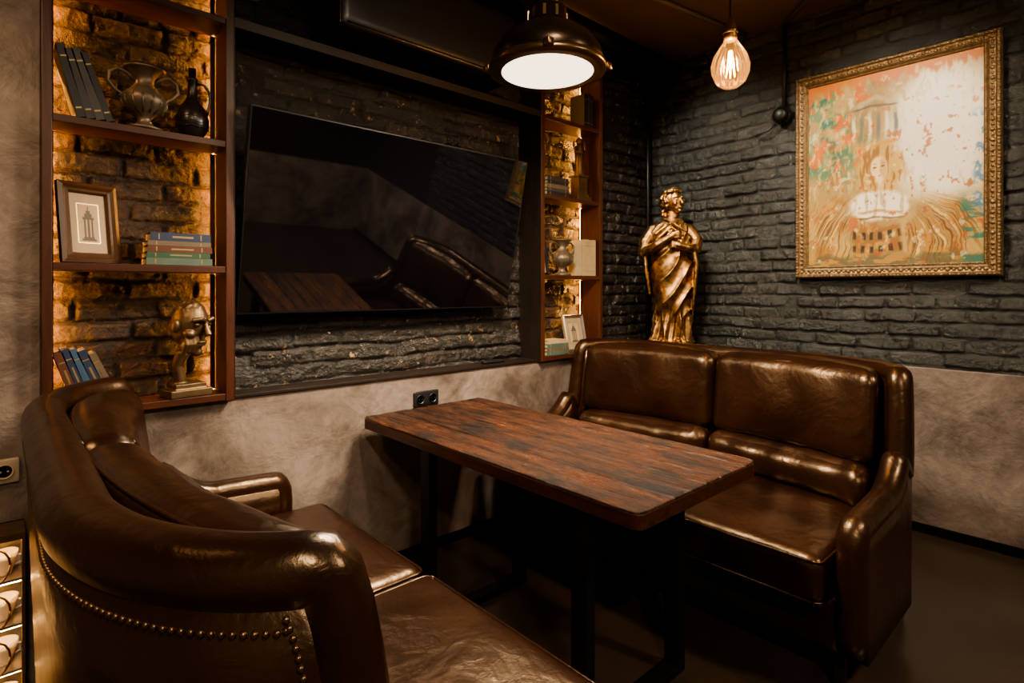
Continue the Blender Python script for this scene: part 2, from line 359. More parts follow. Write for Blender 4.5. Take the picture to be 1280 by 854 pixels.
# ------------------------------------------------------------ sofa
def sofa(name,ox,oy,rz,TOP,CT,nails,AF):
    E=empty(name,(ox,oy,0),rz)
    a=.89; P=[]
    for x in np.linspace(AF,.335,80): P.append((x,-a))
    for t in np.linspace(0,PI/2,44): P.append((.33-.33*math.sin(t),-(a-.48)-.48*math.cos(t)))
    for y in np.linspace(-.41,0,10)[1:]: P.append((0,y))
    P=P+[(x,-y) for x,y in reversed(P[:-1])]
    P=np.array(P); n=len(P)
    tg=np.gradient(P,axis=0); tg/=np.linalg.norm(tg,axis=1)[:,None]
    nr=np.stack([tg[:,1],-tg[:,0]],1)
    if nr[5][1]>0: nr=-nr
    X=P[:,0];Y=P[:,1]
    arm=.595+.03*np.clip((AF-X)/.5,0,1)
    w=ss((.325-X)/.10)
    H=arm+(TOP-arm)*w
    H=H+.10*np.clip(1-np.abs(X-.38)/.18,0,1)**2*(1-w)
    def flare(l,i): return -.03*(1-l)*w[i]+.0
    b=MB(); vs=[];fs=[]
    lv=[0,.2,.4,.6,.8,1]
    K=len(lv)*2
    for i in range(n):
        for l in lv: 
            z=.13+(H[i]-.03-.13)*l; f_=flare(l,i)
            vs.append((X[i]+nr[i][0]*f_,Y[i]+nr[i][1]*f_,z))
        for l in reversed(lv):
            z=.13+(H[i]-.03-.13)*l; o=-.085+flare(l,i)
            vs.append((X[i]+nr[i][0]*o,Y[i]+nr[i][1]*o,z))
    for i in range(n-1):
        for k in range(K):
            k2=(k+1)%K; fs.append((i*K+k,(i+1)*K+k,(i+1)*K+k2,i*K+k2))
    fs.append(tuple(range(K))); fs.append(tuple(reversed(range((n-1)*K,n*K))))
    b.add(vs,fs,0,True)
    off=-.040
    cx=X+nr[:,0]*off; cy=Y+nr[:,1]*off
    path=[(cx[i],cy[i],H[i]-.037) for i in range(n)]
    f=path[0]; g=path[-1]
    def front(p):
        o=[]
        for z in np.linspace(.17,p[2]-.06,8): o.append((p[0]+.015,p[1],z))
        o.append((p[0]+.012,p[1],p[2]-.03)); o.append((p[0]+.002,p[1],p[2]-.008)); return o
    path=front(f)+path[1:-1]+list(reversed(front(g)))
    b.tube(path,.047,18)
    b.build('shell',[M_leather],E)
    b=MB(); b.rbox((.47,0,.215),(.78,1.62,.19),.02,10); b.build('base',[M_leather],E)
    b=MB()
    for sy in (-1,1):
        def fn(q,p):
            if q[2]>.39:
                q[2]+=.022*(1-p[0]**2)*(1-p[1]**2)+.003*math.sin(q[0]*21+q[1]*9)*(1-p[0]**4)*(1-p[1]**4)
            return q
        b.rbox((.575,sy*.396,.385),(.77,.784,.165),.045,22,0,None,fn)
        for zz in (.452,.318):
            x0,x1,y0,y1=.21,.953,sy*.396-.384,sy*.396+.384; r=.03
            pts=[]
            for (px,py,a0) in ((x1-r,y1-r,0),(x0+r,y1-r,90),(x0+r,y0+r,180),(x1-r,y0+r,270)):
                for k in range(5):
                    t=math.radians(a0+k*22.5); pts.append((px+r*math.cos(t),py+r*math.sin(t),zz))
            pts.append(pts[0]); b.tube(pts,.005,6)
    b.build('seat_cushions',[M_leather],E)
    def bend(q):
        q[0]+=.14*(abs(q[1])/.80)**3 - (q[2]-.6)*.12
        return q
    b=MB(); zt=CT
    for sy in (-1,1):
        def fb(q,p):
            if p[0]>0.0: q[0]+=.030*(1-p[1]**2)*(1-p[2]**2)
            q[2]+=.018*(1-p[1]**2)*max(p[2],0)
            q[0]+=.005*math.sin(q[1]*23+q[2]*9)*(1-p[1]**2)*(p[0]>0)
            q[0]+=.006*math.sin(q[1]*75)*max(0,-p[2])**3*(p[0]>0)*(1-p[1]**2)
            return bend(q)
        def fl(q,p):
            if p[0]>0.0: q[0]+=.03*(1-p[1]**2)*(1-p[2]**2)
            q[0]+=(.006*math.sin(q[1]*37)+.006*math.sin(q[1]*75)*max(0,p[2])**2)*(p[0]>0)
            return bend(q)
        b.rbox((.178,sy*.385,(zt+.62)/2),(.135,.768,zt-.62),.060,32,0,None,fb)
        b.rbox((.210,sy*.385,.545),(.17,.76,.19),.07,30,0,None,fl)
        for xo,zo in ((.229,-.024),(.135,-.010)):
            pts=[]
            for k in range(25):
                yy=sy*.385-.345+.69*k/24; q=bend(np.array([xo,yy,zt+zo+.016*(1-(k/12-1)**2)])); pts.append(tuple(q))
            b.tube(pts,.005,6)
    b.build('back_cushions',[M_leather],E)
    if nails:
        b=MB(); S=np.concatenate([[0],np.cumsum(np.linalg.norm(np.diff(P,axis=0),axis=1))])
        zc=H-.037
        ds=np.gradient(S); dz=np.gradient(zc); L=np.hypot(ds,dz)
        ns=S+dz/L*.050; nz=zc-ds/L*.050
        order=np.maximum.accumulate(ns)
        D=np.concatenate([[0],np.cumsum(np.hypot(np.diff(order),np.diff(nz)))])
        ql=np.arange(.02,D[-1]-.02,.0125)
        qs=np.interp(ql,D,order); qz=np.interp(ql,D,nz)
        for i in range(len(ql)):
            q=lambda A: np.interp(qs[i],S,A)
            ii=int(np.clip(np.searchsorted(S,qs[i]),0,n-1)); l=np.clip((qz[i]-.13)/(H[ii]-.16),0,1)
            f_=flare(l,ii)+.001
            b.sph((q(X)+q(nr[:,0])*f_,q(Y)+q(nr[:,1])*f_,qz[i]),.0046,0,None,8,6)
        b.build('nailheads',[M_nail],E)
    b=MB()
    for x in (.12,AF-.03):
        for y in (-.80,.80):
            b.lathe([(.018,0),(.03,.14)],4,0,T(x,y,0)@R(45,'Z'),False)
    b.build('feet',[M_dark],E)
    return E
sofa('leather_sofa',.045,1.495,0,1.045,1.022,True,.79)
sofa('leather_sofa.001',2.93,1.455,PI,1.035,1.02,False,.86)
# ------------------------------------------------------------ table
tb=empty('wooden_table')
def rrect(x0,x1,y0,y1,r,n=5):
    o=[]
    for (px,py,a0) in ((x1-r,y1-r,0),(x0+r,y1-r,90),(x0+r,y0+r,180),(x1-r,y0+r,270)):
        for k in range(n+1):
            t=math.radians(a0+k*90/n); o.append((px+r*math.cos(t),py+r*math.sin(t)))
    return o
tx0,tx1,ty0,ty1=1.235,1.93,.86,2.385
b=MB(); o=rrect(tx0,tx1,ty0,ty1,.035); k=len(o)
b.add([(x,y,.712) for x,y in o]+[(x,y,.755) for x,y in o],[tuple(reversed(range(k))),tuple(range(k,2*k))]+[(i,(i+1)%k,k+(i+1)%k,k+i) for i in range(k)])
b.build('slab',[M_woodedge],tb,.003)
b=MB(); npl=8; w=(tx1-tx0)/npl
for i in range(npl):
    xa=tx0+i*w+.0020; xb=tx0+(i+1)*w-.0020
    nx,ny=18,260
    xs=np.linspace(xa,xb,nx); ys=np.linspace(ty0+.002,ty1-.002,ny); Xg,Yg=np.meshgrid(xs,ys)
    if i==0:
        t0=np.minimum(Yg-ys[0],ys[-1]-Yg); c=np.clip(1-t0/.033,0,1); lim=.033*(1-np.sqrt(1-c**2)); f=(xb-Xg)/(xb-xa); Xg=Xg+f*lim
    if i==npl-1:
        t0=np.minimum(Yg-ys[0],ys[-1]-Yg); c=np.clip(1-t0/.033,0,1); lim=.033*(1-np.sqrt(1-c**2)); f=(Xg-xa)/(xb-xa); Xg=Xg-f*lim
    dx=np.minimum(Xg-Xg[:,:1],Xg[:,-1:]-Xg); dy=np.minimum(Yg-ys[0],ys[-1]-Yg)
    Zg=.7650+random.uniform(-.0010,.0010)-.0042*(1-ss(np.minimum(dx,dy)/.010))
    Zg=Zg+(fbm(Xg*30+i*9,Yg*7,400+i,3)-.5)*.0028-.0032*ss((fbm(Xg*160+i*5,Yg*9,430+i,3)-.60)*12)
    n=nx*ny; idx=np.arange(n).reshape(ny,nx)
    V=np.stack([Xg,Yg,Zg],-1).reshape(-1,3).tolist()
    F_=np.stack([idx[:-1,:-1],idx[:-1,1:],idx[1:,1:],idx[1:,:-1]],-1).reshape(-1,4).tolist()
    ring=list(idx[0,:])+list(idx[1:,-1])+list(idx[-1,:-1][::-1])+list(idx[1:-1,0][::-1])
    base=[(V[r][0],V[r][1],.7548) for r in ring]
    m=len(ring); F_+=[[int(ring[j]),n+j,n+(j+1)%m,int(ring[(j+1)%m])] for j in range(m)]
    b.add(V+base,F_,0,True)
b.build('planks',[M_wood],tb)
b=MB()
for y in (1.09,1.90):
    for x in (1.27,1.77): b.box(x-.012,x+.028,y-.03,y+.03,0.0,.712)
    b.box(1.298,1.758,y-.03,y+.03,0,.03); b.box(1.298,1.758,y-.03,y+.03,.685,.712)
b.build('steel_legs',[M_black],tb,.002)
# ------------------------------------------------------------ pendant lamp
pl=empty('pendant_lamp',(1.585,1.533,2.20))
b=MB()
b.lathe([(.212,.012),(.222,.03),(.210,.075),(.175,.125),(.125,.160),(.085,.178),(.078,.185),(.074,.245),(.056,.255),(.035,.275),(.03,.30),(.012,.31),(.012,.33)],40,0)
b.lathe([(.205,.0),(.226,.0),(.230,.012),(.226,.026),(.214,.028),(.205,.02)],40,1)
for k in range(4):
    a=PI/4+k*PI/2; b.rbox((.232*math.cos(a),.232*math.sin(a),.02),(.03,.03,.03),.006,4,1)
for k in range(10):
    b.box(.072,.078,-.006,.006,.195,.235,1,R(36*k,'Z'))
b.build('shade',[M_lamp,M_lrim],pl)
b=MB(); b.lathe([(.206,.010),(.19,.002),(.14,-.008),(.07,-.014),(0.0001,-.016)],40,0); b.build('lens',[M_lens],pl)
b=MB(); b.tube([(0,0,.33),(0,0,.895)],.005,8)
for i in range(18):
    z=.345+i*.028
    b.tube([(.009*math.cos(t)*(1 if i%2 else 0),.009*math.cos(t)*(0 if i%2 else 1),z+.015*math.sin(t)) for t in np.linspace(0,2*PI,9)],.0022,5)
b.lathe([(.05,.87),(.05,.899)],20,0)
b.build('chain',[M_black],pl)
# edison bulb
eb=empty('edison_bulb_pendant',(2.307,1.145,2.31))
Mg,nt,bs=newmat('amber_glass')
nt.nodes.remove(bs); o_=[n for n in nt.nodes if n.type=='OUTPUT_MATERIAL'][0]
tr=N(nt,'ShaderNodeBsdfTransparent'); tr.inputs[0].default_value=(.85,.55,.27,1); gl=N(nt,'ShaderNodeBsdfGlossy'); gl.inputs['Roughness'].default_value=.03
lw=N(nt,'ShaderNodeLayerWeight'); lw.inputs[0].default_value=.35; ms=N(nt,'ShaderNodeMixShader'); em=N(nt,'ShaderNodeEmission'); em.inputs[0].default_value=(1,.50,.15,1); em.inputs[1].default_value=.25; ad=N(nt,'ShaderNodeAddShader')
nt.links.new(lw.outputs['Fresnel'],ms.inputs[0]); nt.links.new(tr.outputs[0],ms.inputs[1]); nt.links.new(gl.outputs[0],ms.inputs[2]); nt.links.new(ms.outputs[0],ad.inputs[0]); nt.links.new(em.outputs[0],ad.inputs[1]); nt.links.new(ad.outputs[0],o_.inputs[0])
gp=[(.001,-.10),(.03,-.096),(.058,-.075),(.074,-.035),(.077,0),(.066,.04),(.045,.075),(.028,.10),(.024,.115)]
vs=[];fs=[];seg=96
for (r,z) in gp:
    for k in range(seg):
        a=2*PI*k/seg; rr_=r*(1+.035*math.cos(12*a)); vs.append((rr_*math.cos(a),rr_*math.sin(a),z))
for i in range(len(gp)-1):
    for k in range(seg):
        k2=(k+1)%seg; fs.append((i*seg+k,i*seg+k2,(i+1)*seg+k2,(i+1)*seg+k))
b=MB(); b.add(vs,fs,0,True); b.build('glass',[Mg],eb)
b=MB()
for k in range(6):
    a=2*PI*k/6; a2=a+.5
    b.tube([(.006*math.cos(a),.006*math.sin(a),.06),(.020*math.cos(a2),.020*math.sin(a2),-.05)],.0028,6)
b.build('filament',[M_fil],eb)
b=MB(); b.lathe([(.026,.105),(.028,.12),(.028,.165),(.018,.18),(.008,.20)],20,0); b.lathe([(.0281,.13),(.031,.135),(.031,.145),(.0281,.15)],20,0); b.build('socket',[M_brass],eb)
b=MB(); b.tube([(0,0,.19),(0,0,.79)],.004,6); b.lathe([(.04,.765),(.04,.789)],16); b.build('cord',[M_blackp],eb)
# ------------------------------------------------------------ painting
def painting_colors(U,V):
    def C(r,g,bb): return np.array([r,g,bb])/255.0
    wx=(fbm(U*7,V*7,201)-.5)*.040; wy=(fbm(U*7,V*7,211)-.5)*.040
    U=U+wx; V=V+wy
    col=np.zeros(U.shape+(3,))+C(162,140,94)
    def mixc(mask,c):
        nonlocal col
        m=np.clip(mask,0,1)[...,None]; col=col*(1-m)+C(*c)*m
    n1=fbm(U*5,V*5,1); n2=fbm(U*14,V*14,11); n3=fbm(U*40,V*9,21); n4=fbm(U*9,V*40,31); n5=fbm(U*26,V*26,41); n6=fbm(U*60,V*24,45)
    mixc(ss((n1-.45)*6)*.8,(184,164,116)); mixc(ss((n2-.54)*9)*.7,(146,104,54))
    mixc(ss((.50-U)*4)*ss((n2-.44)*6)*ss((V-.30)*5)*.85,(112,138,106))
    mixc(ss((.36-U)*5)*ss((fbm(U*9,V*9,51)-.47)*10)*ss((V-.42)*5)*.9,(54,104,94))
    mixc(ss((.52-U)*5)*ss((fbm(U*15,V*15,55)-.57)*10)*ss((V-.35)*5)*.85,(190,112,40))
    mixc(ss((.50-U)*5)*ss((n6-.57)*9)*ss((V-.25)*5)*.5,(210,196,154))
    d=np.hypot((U-.79)/.36,(V-.64)/.43)
    mixc(ss((1.16-d)*1.7+(n2-.5)*1.3),(200,186,150))
    mixc(ss((.94-d)*2.0+(n1-.5)*.8),(236,232,222))
    mixc(ss((d*1-.35)*3)*ss((n6-.60)*8)*ss((U-.5)*6)*.5,(190,172,132))
    mixc(ss((V-.93)*30+(n3-.5)*3)*.9,(186,122,50))
    for i,cx in enumerate((.29,.34,.39,.44,.49,.54)):
        mixc(ss((.017-np.abs(U-cx))*80)*ss((V-.62)*12)*ss((.82-V)*14)*.85,(116,116,110) if i%2 else (228,224,210))
    mixc(ss((.14-np.abs(U-.42))*20)*ss((.020-np.abs(V-.86+.25*np.abs(U-.42)))*70)*.8,(182,170,136))
    mixc(ss((.16-np.abs(U-.42))*20)*ss((.010-np.abs(V-.82))*90)*.85,(98,82,58))
    mixc(ss((.16-np.abs(U-.42))*20)*ss((.013-np.abs(V-.625))*90)*.9,(200,154,54))
    hd=np.hypot((U-.45)/.15,(V-.49)/.15); mixc(ss((1.05-hd)*4+(n3-.5)*2)*.85,(198,168,102))
    mixc(ss((1.0-hd)*4)*ss((n3-.48)*9)*.75,(134,98,50))
    for (cx,cy,xa,st_) in ((.42,.40,-1,.8),(.56,.36,1,.9)):
        ang=np.arctan2(V-cy,(U-cx)*xa); rr=np.hypot(U-cx,V-cy)
        m=ss((rr-.10)*7)*ss((.58-rr)*4)*ss((.75-np.abs(ang+.60+.6*rr))*3)*st_
        a_=ang+1.2*rr+(n1-.5)*.35
        s1=vn(a_*26+7,rr*6,61+xa); s2=vn(a_*60+9,rr*8,71+xa)
        mixc(m*ss((s1-.38)*4)*.85,(182,138,66)); mixc(m*ss((s2-.55)*5)*.85,(92,62,30)); mixc(m*ss((s1-.70)*7)*.85,(230,210,152))
    fd=np.hypot((U-.455)/.055,(V-.50)/.075); mixc(ss((1-fd)*3.5),(230,210,166))
    mixc(ss((1-np.hypot((U-.478)/.024,(V-.50)/.07))*2)*.6,(176,146,100))
    mixc(ss((.032-np.abs(U-.455))*40)*ss((V-.34)*30)*ss((.46-V)*30)*.85,(218,196,152))
    bd=np.hypot((U-.45)/.20,(V-.31)/.090); mixc(ss((1-bd)*3.5+(n2-.5)*1.4),(234,228,210))
    mixc(ss((1-bd)*3)*ss((n3-.55)*8)*.6,(168,152,118))
    mixc(ss((.15-np.abs(U-.45))*20)*ss((.012-np.abs(V-.275))*90)*.7,(160,122,66))
    mixc(ss((.16-np.abs(U-.45))*20)*ss((.008-np.abs(V-.245))*110)*.8,(96,70,38))
    for sx in (-.020,.022):
        mixc(ss((1-np.hypot((U-.455-sx)/.013,(V-.510)/.006))*3)*.75,(96,74,50)); mixc(ss((1-np.hypot((U-.455-sx)/.015,(V-.526)/.003))*3)*.5,(130,100,64))
    mixc(ss((1-np.hypot((U-.455)/.011,(V-.466)/.004))*3)*.7,(170,96,68))
    mixc(ss((1-np.hypot((U-.460)/.004,(V-.488)/.014))*3)*.5,(170,140,98))
    mixc(ss((1-np.hypot((U-.29)/.032,(V-.21)/.05))*4)*.85,(172,108,60))
    ab=ss((.16-np.abs(U-.43))*30)*ss((V-.05)*30)*ss((.215-V)*40)
    mixc(ab,(142,108,54)); mixc(ab*ss((n5-.5)*8)*.7,(188,156,86))
    fx=((U-.27)/.055)%1-.5
    for rv in (.09,.16): mixc(ab*ss((.28-np.abs(fx))*8)*ss((.024-np.abs(V-rv))*100)*.95,(46,34,20))
    mixc(ss((.07-V)*30+(n2-.5)*2)*.8,(100,98,76)); mixc(ss((.10-V)*16)*ss((n4-.5)*12)*.7,(188,152,80))
    mixc(ss((U-.86)*20)*ss((.36-V)*10)*ss((n4-.42)*7)*.85,(62,112,104))
    mixc(ss((U-.93)*30)*ss((.75-V)*10)*ss((V-.2)*10)*ss((n5-.46)*9)*.8,(88,128,162))
    mixc(ss((n5-.68)*14)*.5,(234,226,200)); mixc(ss((fbm(U*30,V*30,91)-.67)*14)*.6*ss((1.1-V)*2),(166,92,36))
    mean=col.mean(-1,keepdims=True); col=mean+(col-mean)*1.18
    return np.clip(col,0,1)**2.65
pt=empty('framed_painting')
py0,py1,pz0,pz1=.43,1.435,1.42,2.69; fw=.075
nu,nv=300,380
us=np.linspace(0,1,nu); vv=np.linspace(0,1,nv); U,V=np.meshgrid(us,vv)
col=painting_colors(U,V)
YY=(py1-fw+.005)-U*(py1-py0-2*fw+.01); ZZ=(pz0+fw-.005)+V*(pz1-pz0-2*fw+.01)
verts=np.stack([np.full(U.shape,XR-.036),YY,ZZ],-1).reshape(-1,3)
idx=np.arange(nu*nv).reshape(nv,nu)
faces=np.stack([idx[:-1,:-1],idx[:-1,1:],idx[1:,1:],idx[1:,:-1]],-1).reshape(-1,4)
me=bpy.data.meshes.new('canvas'); me.from_pydata(verts.tolist(),[],faces.tolist())
ca=me.color_attributes.new('Paint','FLOAT_COLOR','POINT')
ca.data.foreach_set('color',np.concatenate([col.reshape(-1,3),np.ones((nu*nv,1))],1).ravel().astype(np.float32))
Mp,nt,bs=newmat('oil_paint'); at=N(nt,'ShaderNodeVertexColor',layer_name='Paint'); nt.links.new(at.outputs[0],bs.inputs['Base Color']); bs.inputs['Roughness'].default_value=.5
tc=N(nt,'ShaderNodeTexCoord'); nn=N(nt,'ShaderNodeTexNoise'); nn.inputs['Scale'].default_value=90; nt.links.new(tc.outputs['Object'],nn.inputs['Vector']); bp=N(nt,'ShaderNodeBump'); bp.inputs['Strength'].default_value=.3; bp.inputs['Distance'].default_value=.002; nt.links.new(nn.outputs[0],bp.inputs['Height']); nt.links.new(bp.outputs[0],bs.inputs['Normal'])
me.materials.append(Mp); me.update()
ob=bpy.data.objects.new('canvas',me); bpy.context.scene.collection.objects.link(ob); ob.parent=pt
b=MB(); prof=[(0,.002),(0,.045),(.008,.058),(.018,.060),(.026,.050),(.038,.046),(.050,.050),(.058,.044),(.063,.040),(.070,.044),(.075,.040),(.075,.004)]
vs=[];K=len(prof)
for (cy,cz,sy,sz) in ((py0,pz0,1,1),(py1,pz0,-1,1),(py1,pz1,-1,-1),(py0,pz1,1,-1)):
    for (w_,d) in prof: vs.append((XR-d,cy+sy*w_,cz+sz*w_))
fs=[]
for c in range(4):
    for k in range(K-1):
        c2=(c+1)%4; fs.append((c*K+k,c2*K+k,c2*K+k+1,c*K+k+1))
b.add(vs,fs,0,False)
def orn(w_,d,r,step):
    for (a0,a1,fixed,ax) in ((py0+w_,py1-w_,pz0+w_,0),(py0+w_,py1-w_,pz1-w_,0),(pz0+w_,pz1-w_,py0+w_,1),(pz0+w_,pz1-w_,py1-w_,1)):
        nn_=int((a1-a0)/step)
        for i in range(nn_+1):
            t=a0+(a1-a0)*i/nn_; rr=r*(1 if i%2 else .75)
            p=(XR-d,t,fixed) if ax==0 else (XR-d,fixed,t)
            b.sph(p,(rr*.8,rr,rr),0,None,8,6)
orn(.038,.045,.013,.026); orn(.012,.057,.008,.018); orn(.067,.042,.004,.011)
b.build('ornate_frame',[M_frame],pt)
# ------------------------------------------------------------ statue
quickbox('statue_plinth',(3.36,3.66,2.04,2.38,0,.90),M_dark,.01)
S=MB()
nz_,na=130,130; vs=[];fs=[]
zz=[0,.05,.2,.35,.47,.56,.62,.70,.78,.825,.85,.875,.92]; rx=[.150,.140,.120,.130,.148,.140,.125,.140,.148,.125,.085,.05,.045]; ry=[.125,.12,.11,.12,.125,.115,.105,.112,.100,.08,.065,.048,.045]; ox=[.005,.005,.012,.018,.015,.01,.0,-.005,-.005,0,.005,.01,.015]
def ridge(v): return 1-2*abs(math.sin(v))**.7
for i in range(nz_+1):
    z=.92*i/nz_; a_=np.interp(z,zz,rx); b_=np.interp(z,zz,ry); o_=np.interp(z,zz,ox)
    for k in range(na):
        t=2*PI*k/na
        low=float(ss((.34-z)/.22)); mid=float(ss((z-.10)/.16)*ss((.66-z)/.06)); up=float(ss((z-.63)/.05)*ss((.85-z)/.05))
        fold=.016*ridge(5.5*t+z*5+1.2*math.sin(2*t))*low+.006*math.sin(19*t-z*14)*low
        fold+=.012*ridge(19*(z*1.0-.21*math.cos(t+.2)+.03*math.sin(3*t)))*mid+.010*mid
        fold+=.007*ridge(7*t-z*26)*up
        kn=math.exp(-((t-(-PI/2-.45))%(2*PI) if (t-(-PI/2-.45))%(2*PI)<PI else (t-(-PI/2-.45))%(2*PI)-2*PI)**2/.18)*math.exp(-((z-.33)/.13)**2)*.022
        vs.append((o_+(a_+fold+kn)*math.cos(t),(b_+fold+kn)*math.sin(t),z))
for i in range(nz_):
    for k in range(na):
        k2=(k+1)%na; fs.append((i*na+k,i*na+k2,(i+1)*na+k2,(i+1)*na+k))
fs.append(tuple(reversed(range(na)))); fs.append(tuple(range(nz_*na,(nz_+1)*na)))
S.add(vs,fs)
S.lathe([(.17,-.08),(.175,-.07),(.165,-.03),(.155,-.0),(.14,.012)],32,0)
S.sph((-.05,-.125,.015),(.028,.045,.018)); S.sph((.05,-.12,.015),(.028,.045,.018))
def cap(pts,rad): 
    S.tube(pts,rad,12)
    for p,r in zip(pts,rad): S.sph(p,r,0,None,12,8)
cap([(-.118,0,.785),(-.175,-.03,.70),(-.185,-.06,.625)],[.052,.047,.040])
cap([(-.185,-.06,.625),(-.09,-.135,.68),(.005,-.155,.735)],[.038,.030,.020])
S.sph((.02,-.16,.745),(.026,.014,.02))
for j in range(4): cap([(.03,-.162,.757-.011*j),(.055,-.162,.765-.013*j),(.068,-.150,.760-.014*j)],[.0085,.008,.007])
cap([(.01,-.16,.76),(.022,-.168,.785)],[.009,.007])
cap([(.12,0,.785),(.175,-.02,.71),(.165,-.07,.65)],[.05,.045,.040])
cap([(.165,-.07,.65),(.11,-.14,.655),(.06,-.165,.67)],[.034,.028,.020])
S.sph((.045,-.17,.675),(.022,.014,.018))
for j in range(4): cap([(.035,-.172,.688-.01*j),(.012,-.174,.694-.011*j),(.0,-.165,.686-.011*j)],[.008,.0075,.007])
for j in range(6): cap([(.15+.004*j,-.10+.028*j,.67),(.172,-.10+.028*j,.54),(.160,-.09+.026*j,.38),(.148,-.08+.026*j,.24-.02*j)],[.014,.015,.013,.008])
for j in range(4): cap([(-.175,-.08+.026*j,.62),(-.165,-.08+.028*j,.50),(-.140,-.07+.028*j,.34)],[.015,.014,.009])
for (dx,dz) in ((0,0),(.020,-.026),(.040,-.052),(.060,-.078)): cap([(.06+dx*.4,-.04,.865+dz*.3),(-.03+dx,-.108,.81+dz*.7),(-.10+dx,-.128,.755+dz)],[.010,.012,.008])
for (dx,dz) in ((0,0),(-.02,-.024),(-.04,-.048)): cap([(-.04,-.05,.865+dz),(.03+dx,-.112,.82+dz),(.10+dx,-.115,.77+dz)],[.009,.011,.008])
cap([(.015,0,.86),(.02,-.005,.93)],[.044,.038])
hM=T(.022,-.01,.985)@R(40,'Z')@R(-4,'X')
S.sph((0,0,0),(.058,.072,.082),0,hM,20,16)
S.sph((0,-.028,-.035),(.040,.045,.048),0,hM)
S.sph((0,-.058,-.070),(.015,.015,.012),0,hM)
S.tube([(0,-.070,.018),(0,-.082,-.006),(0,-.089,-.020)],[.005,.007,.009],8,0,hM); S.sph((0,-.087,-.021),.0085,0,hM)
S.sph((0,-.075,-.043),(.015,.007,.004),0,hM); S.sph((0,-.073,-.051),(.012,.008,.0045),0,hM)
for sx in (-1,1):
    S.sph((sx*.025,-.062,.006),(.011,.006,.006),0,hM); S.tube([(sx*.009,-.073,.026),(sx*.027,-.069,.030),(sx*.043,-.054,.024)],.005,6,0,hM)
    S.sph((sx*.032,-.049,-.02),(.017,.018,.018),0,hM)
rs=random.Random(3)
for j in range(230):
    a=rs.uniform(0,2*PI); e=rs.uniform(-.5,1.45)
    d=Vector((math.cos(e)*math.cos(a),math.cos(e)*math.sin(a),math.sin(e)))
    if d.y<-.30 and d.z<.62: continue
    S.sph((d.x*.078,d.y*.088+.010,d.z*.094+.008),rs.uniform(.008,.014),0,hM,8,6)
S.sph((0,.024,.012),(.070,.074,.084),0,hM,20,14)
for j in range(14):
    t=j/13; S.sph((.06*math.cos(PI*t),.050,-.05-.04*rs.random()),.014,0,hM,8,6)
st=S.build('draped_woman_statue',[M_gold],None,0,T(3.52,2.19,.98)@R(-58,'Z'),.0036)
# ------------------------------------------------------------ books
BC=[(.02,.02,.024),(.035,.035,.04),(.05,.05,.055),(.025,.04,.085),(.05,.10,.18),(.035,.085,.05),(.08,.12,.10),(.42,.33,.20),(.10,.04,.025),(.13,.10,.07)]
BM=[simple('book_cover_%d'%i,c,.45) for i,c in enumerate(BC)]+[M_paper,simple('gold_foil',(.4,.30,.15),.4,.7)]
PG=len(BC); FO=PG+1
def book(b,M,w,h,t,ci):
    c=.0025
    b.box(0,c,0,w,0,h,ci,M); b.box(t-c,t,0,w,0,h,ci,M); b.box(0,t,-c,c*.6,0,h,ci,M)
    b.box(c,t-c,c,w-.004,.003,h-.003,PG,M)
    b.box(t*.15,t*.85,-c-.0006,-c,h*.82,h*.84,FO,M); b.box(t*.38,t*.62,-c-.0006,-c,h*.35,h*.70,FO if ci in(3,5,8) else ci,M); b.box(t*.15,t*.85,-c-.0006,-c,h*.12,h*.14,FO,M)
def leanR(name,xs,y,z,specs,ang):
    b=MB(); cx=xs
    for (w,h,t,ci) in specs:
        a=math.radians(ang); M=T(cx,y,z)@R(-ang,'Y'); book(b,M,w,h,t,ci); cx+=t/math.cos(a)+.0015
        ang+=1.5
    return b.build(name,BM)
leanR('books_leaning',.195,2.420,1.9395,[(.12,.245,.024,0),(.12,.235,.024,1),(.12,.24,.026,2),(.12,.235,.022,0)],14)
leanR('books_leaning.001',.190,2.420,.9395,[(.12,.20,.025,8),(.12,.215,.024,3),(.12,.215,.022,4),(.12,.21,.028,3),(.12,.20,.024,9)],17)
def stack(name,cx,y,z,specs,rz=0):
    b=MB(); zz_=z
    for (w,L,t,ci,dx) in specs:
        M=T(cx+dx,y,zz_)@R(rz,'Z')@T(-L/2,0,t)@R(90,'Y')
        book(b,M,w,L,t,ci); zz_+=t+.0005
    return b.build(name,BM)
stack('books_stack',.505,2.420,1.4425,[(.12,.22,.026,6,0),(.12,.21,.020,5,-.003),(.12,.215,.024,8,.002),(.12,.21,.018,9,0),(.12,.20,.030,3,.004)])
stack('books_stack.001',2.60,2.42,.9395,[(.12,.20,.025,6,0),(.12,.20,.02,9,0),(.12,.19,.025,6,0),(.12,.18,.02,7,0)])
stack('books_stack.002',2.60,2.42,1.9395,[(.12,.2,.025,0,0),(.12,.2,.02,2,0),(.12,.2,.025,9,0),(.12,.19,.02,0,0),(.12,.19,.025,1,0)])
def upright(name,x,y,z,specs):
    b=MB(); cx=x
    for (w,h,t,ci) in specs: book(b,T(cx,y,z),w,h,t,ci); cx+=t+.0012
    b.build(name,BM)
upright('books_upright',2.83,2.42,1.4415,[(.12,.235,.03,7),(.12,.24,.04,7),(.12,.235,.028,7),(.12,.24,.035,7)])
upright('books_upright.001',2.85,2.42,2.4265,[(.12,.22,.03,0),(.12,.23,.026,1),(.12,.22,.03,0)])
